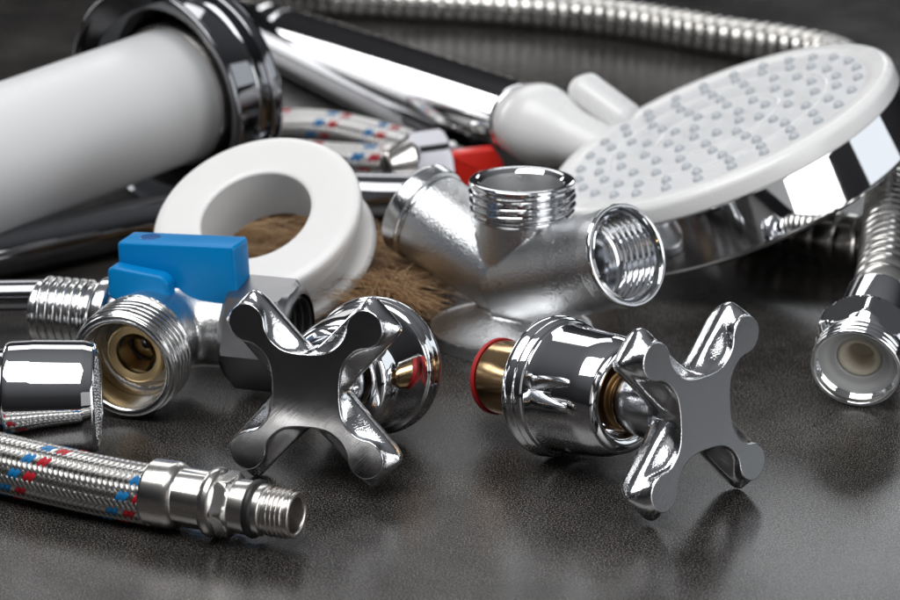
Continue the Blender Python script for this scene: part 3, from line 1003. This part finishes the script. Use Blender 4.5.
# ------------------------------------------------------------------ hand shower
def hand_shower():
    N0 = at(524, 120, 31)
    A = at(290, 36, 14.5)
    d = (N0 - A).normalized(); L = (N0 - A).length
    Hc = at(716, 123, 47.5)
    n = cam2w((-0.39, 0.88, 0.285), 721, 122).normalized()
    base = Vector((Hc.x, Hc.y, 0))
    t = thing("hand_shower", "hand shower with chrome handle and broad white spray face lying face up at the right", "shower head", base)
    MH = Matrix.Translation(A - base) @ basis(d)
    part("handle", lathe([(-.5, 9), (-.5, 11.4, .5), (3, 12.0, .5), (L * .5, 12.6, .5), (L - 1.5, 12.9, .5), (L - .2, 12.5, .6), (L, 10)], 96), CHROME, t, MH)
    part("inlet_nut", lathe([(-70, 8), (-70, 9.4, .5), (-40, 10.8, .8), (-26, 11.5, .5), (-24, 10.6, .4), (-22, 10.6, .4), (-20, 11.8, .5), (-2, 11.8, .6), (-1, 9)], 72), CHROME, t, MH)
    MF = Matrix.Translation(Hc - base) @ basis(n, -d)
    Rd = 60.0
    part("chrome_rim", lathe([(-7.2, 56), (-7.2, Rd - 1.6, .3), (-7.8, Rd - 1.4, .3), (-24.0, Rd + .6, .8), (-25.4, Rd - .3, .8), (-27, Rd - 9, 4), (-30, 24, 6), (-30.5, 0)], 200, None, 6), CHROME, t, MF)
    fc = part("spray_ring", lathe([(-.9, 51.2), (-.5, 51.8, .4), (.1, 53.6, .8), (0, Rd - 2.2, .8), (-1.6, Rd - .1, 1.2), (-6.9, Rd + .1, .5), (-7.4, Rd - .6, .3), (-7.4, 52)], 180), WHITE, t, MF)
    mb = MB()
    mb.add(*lathe([(-.9, 51.6), (-1.0, 0)], 160), 0, MF)
    pl = mb.build("spray_face", FACE, t, 40)
    # raised arcs between the nozzle rings
    for r_, a0, a1 in ((21.3, -2.6, 2.6), (37.8, -2.8, 2.8)):
        arc = [Vector(((r_) * math.cos(a0 + (a1 - a0) * k / 60), r_ * math.sin(a0 + (a1 - a0) * k / 60), -1.0)) for k in range(61)]
        part("ridge", sweep(arc, lambda s, th: .75, 8), WHITE, pl, MF)
    proto = None
    for r_, n_, ph in ((9, 6, 0), (17, 10, .2), (25.5, 14, .1), (34, 18, .05), (41.5, 24, .1), (48.6, 28, .02)):
        for k in range(n_):
            a = 2 * PI * k / n_ + ph + (random.random() - .5) * .02
            rr = r_
            loc = MF @ Matrix.Translation((rr * math.cos(a), rr * math.sin(a), -1.0))
            if proto is None:
                proto = part("nozzle", lathe([(-.3, 1.75), (.5, 1.7, .3), (1.3, 1.45, .6), (1.75, .8, .4), (1.8, .35, .1), (1.5, .3), (1.5, 0)], 24), NOZZLE, pl)
                o = proto
            else:
                o = proto.copy(); COL.objects.link(o); o.parent = pl
            m = loc.copy(); m.translation = loc.translation * S
            o.matrix_local = m
    # white neck: a smooth bulb between the handle and the disc
    q0 = N0 - base
    q1 = MF @ Vector((0, 0, -12)) ; dirn = (Hc - base - q0)
    qa = q0 + d * 12 + Vector((0, 0, 0.5)); qb = Vector((0, 0, Hc.z)) + (q0 - Vector((0, 0, Hc.z))).normalized() * 46 - n * 17
    def f(x, y, z):
        def seg(a, b, ra, rb):
            ab = b - a; l2 = ab.length_squared
            px, py, pz = x - a.x, y - a.y, z - a.z
            u = np.clip((px * ab.x + py * ab.y + pz * ab.z) / l2, 0, 1)
            return np.sqrt((px - ab.x * u) ** 2 + (py - ab.y * u) ** 2 + (pz - ab.z * u) ** 2) - (ra + (rb - ra) * u)
        s1 = seg(q0 + d * 1.0, qa, 12.4, 13.6)
        s2 = seg(qa, qb, 12.0, 7.0)
        g = smin(s1, s2, 6)
        g = np.maximum(g, -((x - q0.x) * d.x + (y - q0.y) * d.y + (z - q0.z) * d.z))
        return g
    lo = [min(q0[i], qb[i], qa[i]) - 18 for i in range(3)]; hi = [max(q0[i], qb[i], qa[i]) + 18 for i in range(3)]
    V, Fc = surface_nets(f, lo, hi, 0.9)
    part("neck", (V, Fc), WHITE, t, None, 60)
    # mode lever standing up from the neck
    a = at_y(587, 90, 100) - base; b = at_y(622, 116, 92) - base
    dz = (b - a).normalized()
    part("mode_lever", rbox(14, 10.5, (b - a).length + 11, 4.9, 6), WHITE, t, Matrix.Translation((a + b) / 2) @ basis(dz, (0, 0, 1)))
hand_shower()

# ------------------------------------------------------------------ corrugated shower hose
def shower_hose():
    e = at(856, 369, 12.4)
    base = Vector((e.x, e.y, 0))
    t = thing("shower_hose", "corrugated steel shower hose curling around the shower head, hexagon nut at the right", "hose", base)
    ax = Vector((-0.31, -0.90, -0.27)).normalized()
    M = Matrix.Translation(Vector((0, 0, 12.9))) @ basis(ax, (-0.42, 0, 0.9))
    part("hex_nut", lathe([(-4, 12.4), (-5.0, 12.9, .5), (-8.2, 14.6, 1.2), (-14.2, 14.6, 1.0), (-17.6, 12.8, 1.0), (-19.5, 10.4, .5), (-19.5, 0)], 180, 12.75, 8), CHROME, t, M, 16)
    part("nut_lip", lathe([(-4.6, 12.2), (-4.4, 12.9, .3), (-3.2, 12.9, .3), (-2.7, 12.5, .2), (-2.2, 12.9, .3), (-1.2, 12.9, .3), (-.7, 12.5, .2), (-.2, 12.9, .3), (.6, 12.8, .4), (1.0, 12.3, .3), (.8, 11.7, .3), (-.4, 11.3, .2), (-1.0, 11.6, .2), (-1.6, 11.1, .2), (-2.2, 11.5, .2), (-2.8, 11.0, .2), (-8, 10.9)], 110), CHROME, t, M)
    w = part("washer", lathe([(-3.2, 11.0), (-3.4, 9.8, .4), (-4.4, 8.4, .5), (-4.6, 6.6, .4), (-6.0, 6.2)], 90), WASHER, t, M)
    part("bore", lathe([(-5.4, 6.4), (-4.6, 5.8, .5), (-4.9, 4.7, .6), (-7.0, 3.7, .6), (-11, 3.3), (-13, 0)], 60), LINER, w, M)
    part("sleeve", lathe([(-18, 8), (-19, 10.0, .4), (-33, 10.1, .5), (-34.4, 9.4, .5), (-35, 8)], 72), CHROME, t, M)
    s0 = Vector((0, 0, 12.9)) - ax * 33
    # start of the corrugated part and its way out of the picture and back
    P = [s0, s0 - ax * 14] + [p - base for p in (
         at(893, 205, 27), at(912, 162, 29), at(962, 136, 25), at(1012, 150, 14), at(1000, 210, 9.2), at(940, 246, 9.2), at(868, 243, 9.2), at(808, 232, 9.2),
         at(748, 212, 9.2), at(742, 165, 9.2), at(800, 130, 9.2), at(856, 104, 9.2), at(868, 82, 9.2), at(838, 58, 9.2), at(786, 46, 9.2), at(720, 36, 9.2),
         at(640, 22, 9.2), at(560, 12, 9.2), at(480, 6, 9.2), at(390, 1, 9.2), at(300, -6, 9.2), at(200, -30, 9.2))]
    path, L = spline(P, 0.42)
    pitch = 6.4
    def r(s, th):
        ph = (s / pitch) % 1.0
        # rounded bead with a narrow interlock groove
        q = abs(2 * ph - 1)
        return 8.0 + 1.0 * math.sqrt(max(0.0, 1 - q ** 3.0))
    part("corrugated_tube", sweep(path, r, 40), HOSE, t, None, 60)
shower_hose()

# ------------------------------------------------------------------ light
w = bpy.data.worlds.new("World"); scene.world = w; w.use_nodes = True
nt = w.node_tree; bg = nt.nodes["Background"]
tc = nt.nodes.new("ShaderNodeTexCoord"); sp = nt.nodes.new("ShaderNodeSeparateXYZ")
nt.links.new(tc.outputs["Generated"], sp.inputs["Vector"])
cr = nt.nodes.new("ShaderNodeValToRGB")                        # a dim room: dark walls, paler ceiling
e = cr.color_ramp.elements
e[0].position = 0.0; e[0].color = (0.010, 0.010, 0.011, 1)
e[1].position = 1.0; e[1].color = (0.20, 0.205, 0.215, 1)
k = e.new(0.35); k.color = (0.032, 0.032, 0.034, 1)
nt.links.new(sp.outputs["Z"], cr.inputs["Fac"]); nt.links.new(cr.outputs["Color"], bg.inputs["Color"])
bg.inputs["Strength"].default_value = 1.0

def softbox(name, loc, target, sx, sy, power, col=(1, 1, 1)):
    l = bpy.data.lights.new(name, "AREA")
    l.shape = "RECTANGLE"; l.size = sx; l.size_y = sy; l.energy = power; l.color = col
    o = bpy.data.objects.new(name, l); COL.objects.link(o)
    o.location = loc
    o.rotation_euler = (Vector(target) - Vector(loc)).to_track_quat("-Z", "Y").to_euler()
    return o
softbox("overhead_softbox", (-0.25, -0.34, 0.85), (-0.02, 0.03, 0), 0.85, 0.60, 8.5)
softbox("back_softbox", (-0.15, 0.95, 0.85), (0, 0.05, 0), 0.75, 0.36, 2.5)
softbox("left_softbox", (-0.78, 0.92, 0.28), (0, 0.15, 0.02), 0.30, 0.48, 2.4)
softbox("right_softbox", (0.48, -0.455, 0.18), (0.1, 0.0, 0.03), 0.34, 0.34, 1.3)
softbox("added_side_fill", (1.05, 0.05, 0.36), (0.1, 0.0, 0.0), 0.60, 0.42, 0.9, (0.9, 0.95, 1.0))  # added fill, no known lamp: lifts the right handle's face
softbox("added_front_fill", (0.42, -1.05, 0.30), (0.1, 0.0, 0.03), 0.60, 0.50, 0.35)  # added dim fill, no known lamp: greys dark reflections in the chrome
softbox("rear_right_softbox", (0.36, 1.25, 0.52), (0.1, -0.1, 0), 0.24, 0.22, 0.7, (0.93, 0.97, 1.0))

# ------------------------------------------------------------------ camera
cd = bpy.data.cameras.new("camera"); cam = bpy.data.objects.new("camera", cd); COL.objects.link(cam)
cam.location = CAM * S
cam.rotation_euler = FWD.to_track_quat("-Z", "Y").to_euler()
cd.sensor_width = 36; cd.lens = F * 36 / 900
cd.clip_start = 0.01; cd.clip_end = 50
cd.dof.use_dof = True; cd.dof.focus_distance = 0.645; cd.dof.aperture_fstop = 21
scene.camera = cam
scene.view_settings.view_transform = "Standard"; scene.view_settings.look = "None"
scene.view_settings.exposure = 0; scene.view_settings.gamma = 1
scene.render.engine = "CYCLES"
scene.cycles.use_denoising = True
scene.cycles.max_bounces = 10; scene.cycles.glossy_bounces = 8
scene.cycles.sample_clamp_indirect = 8
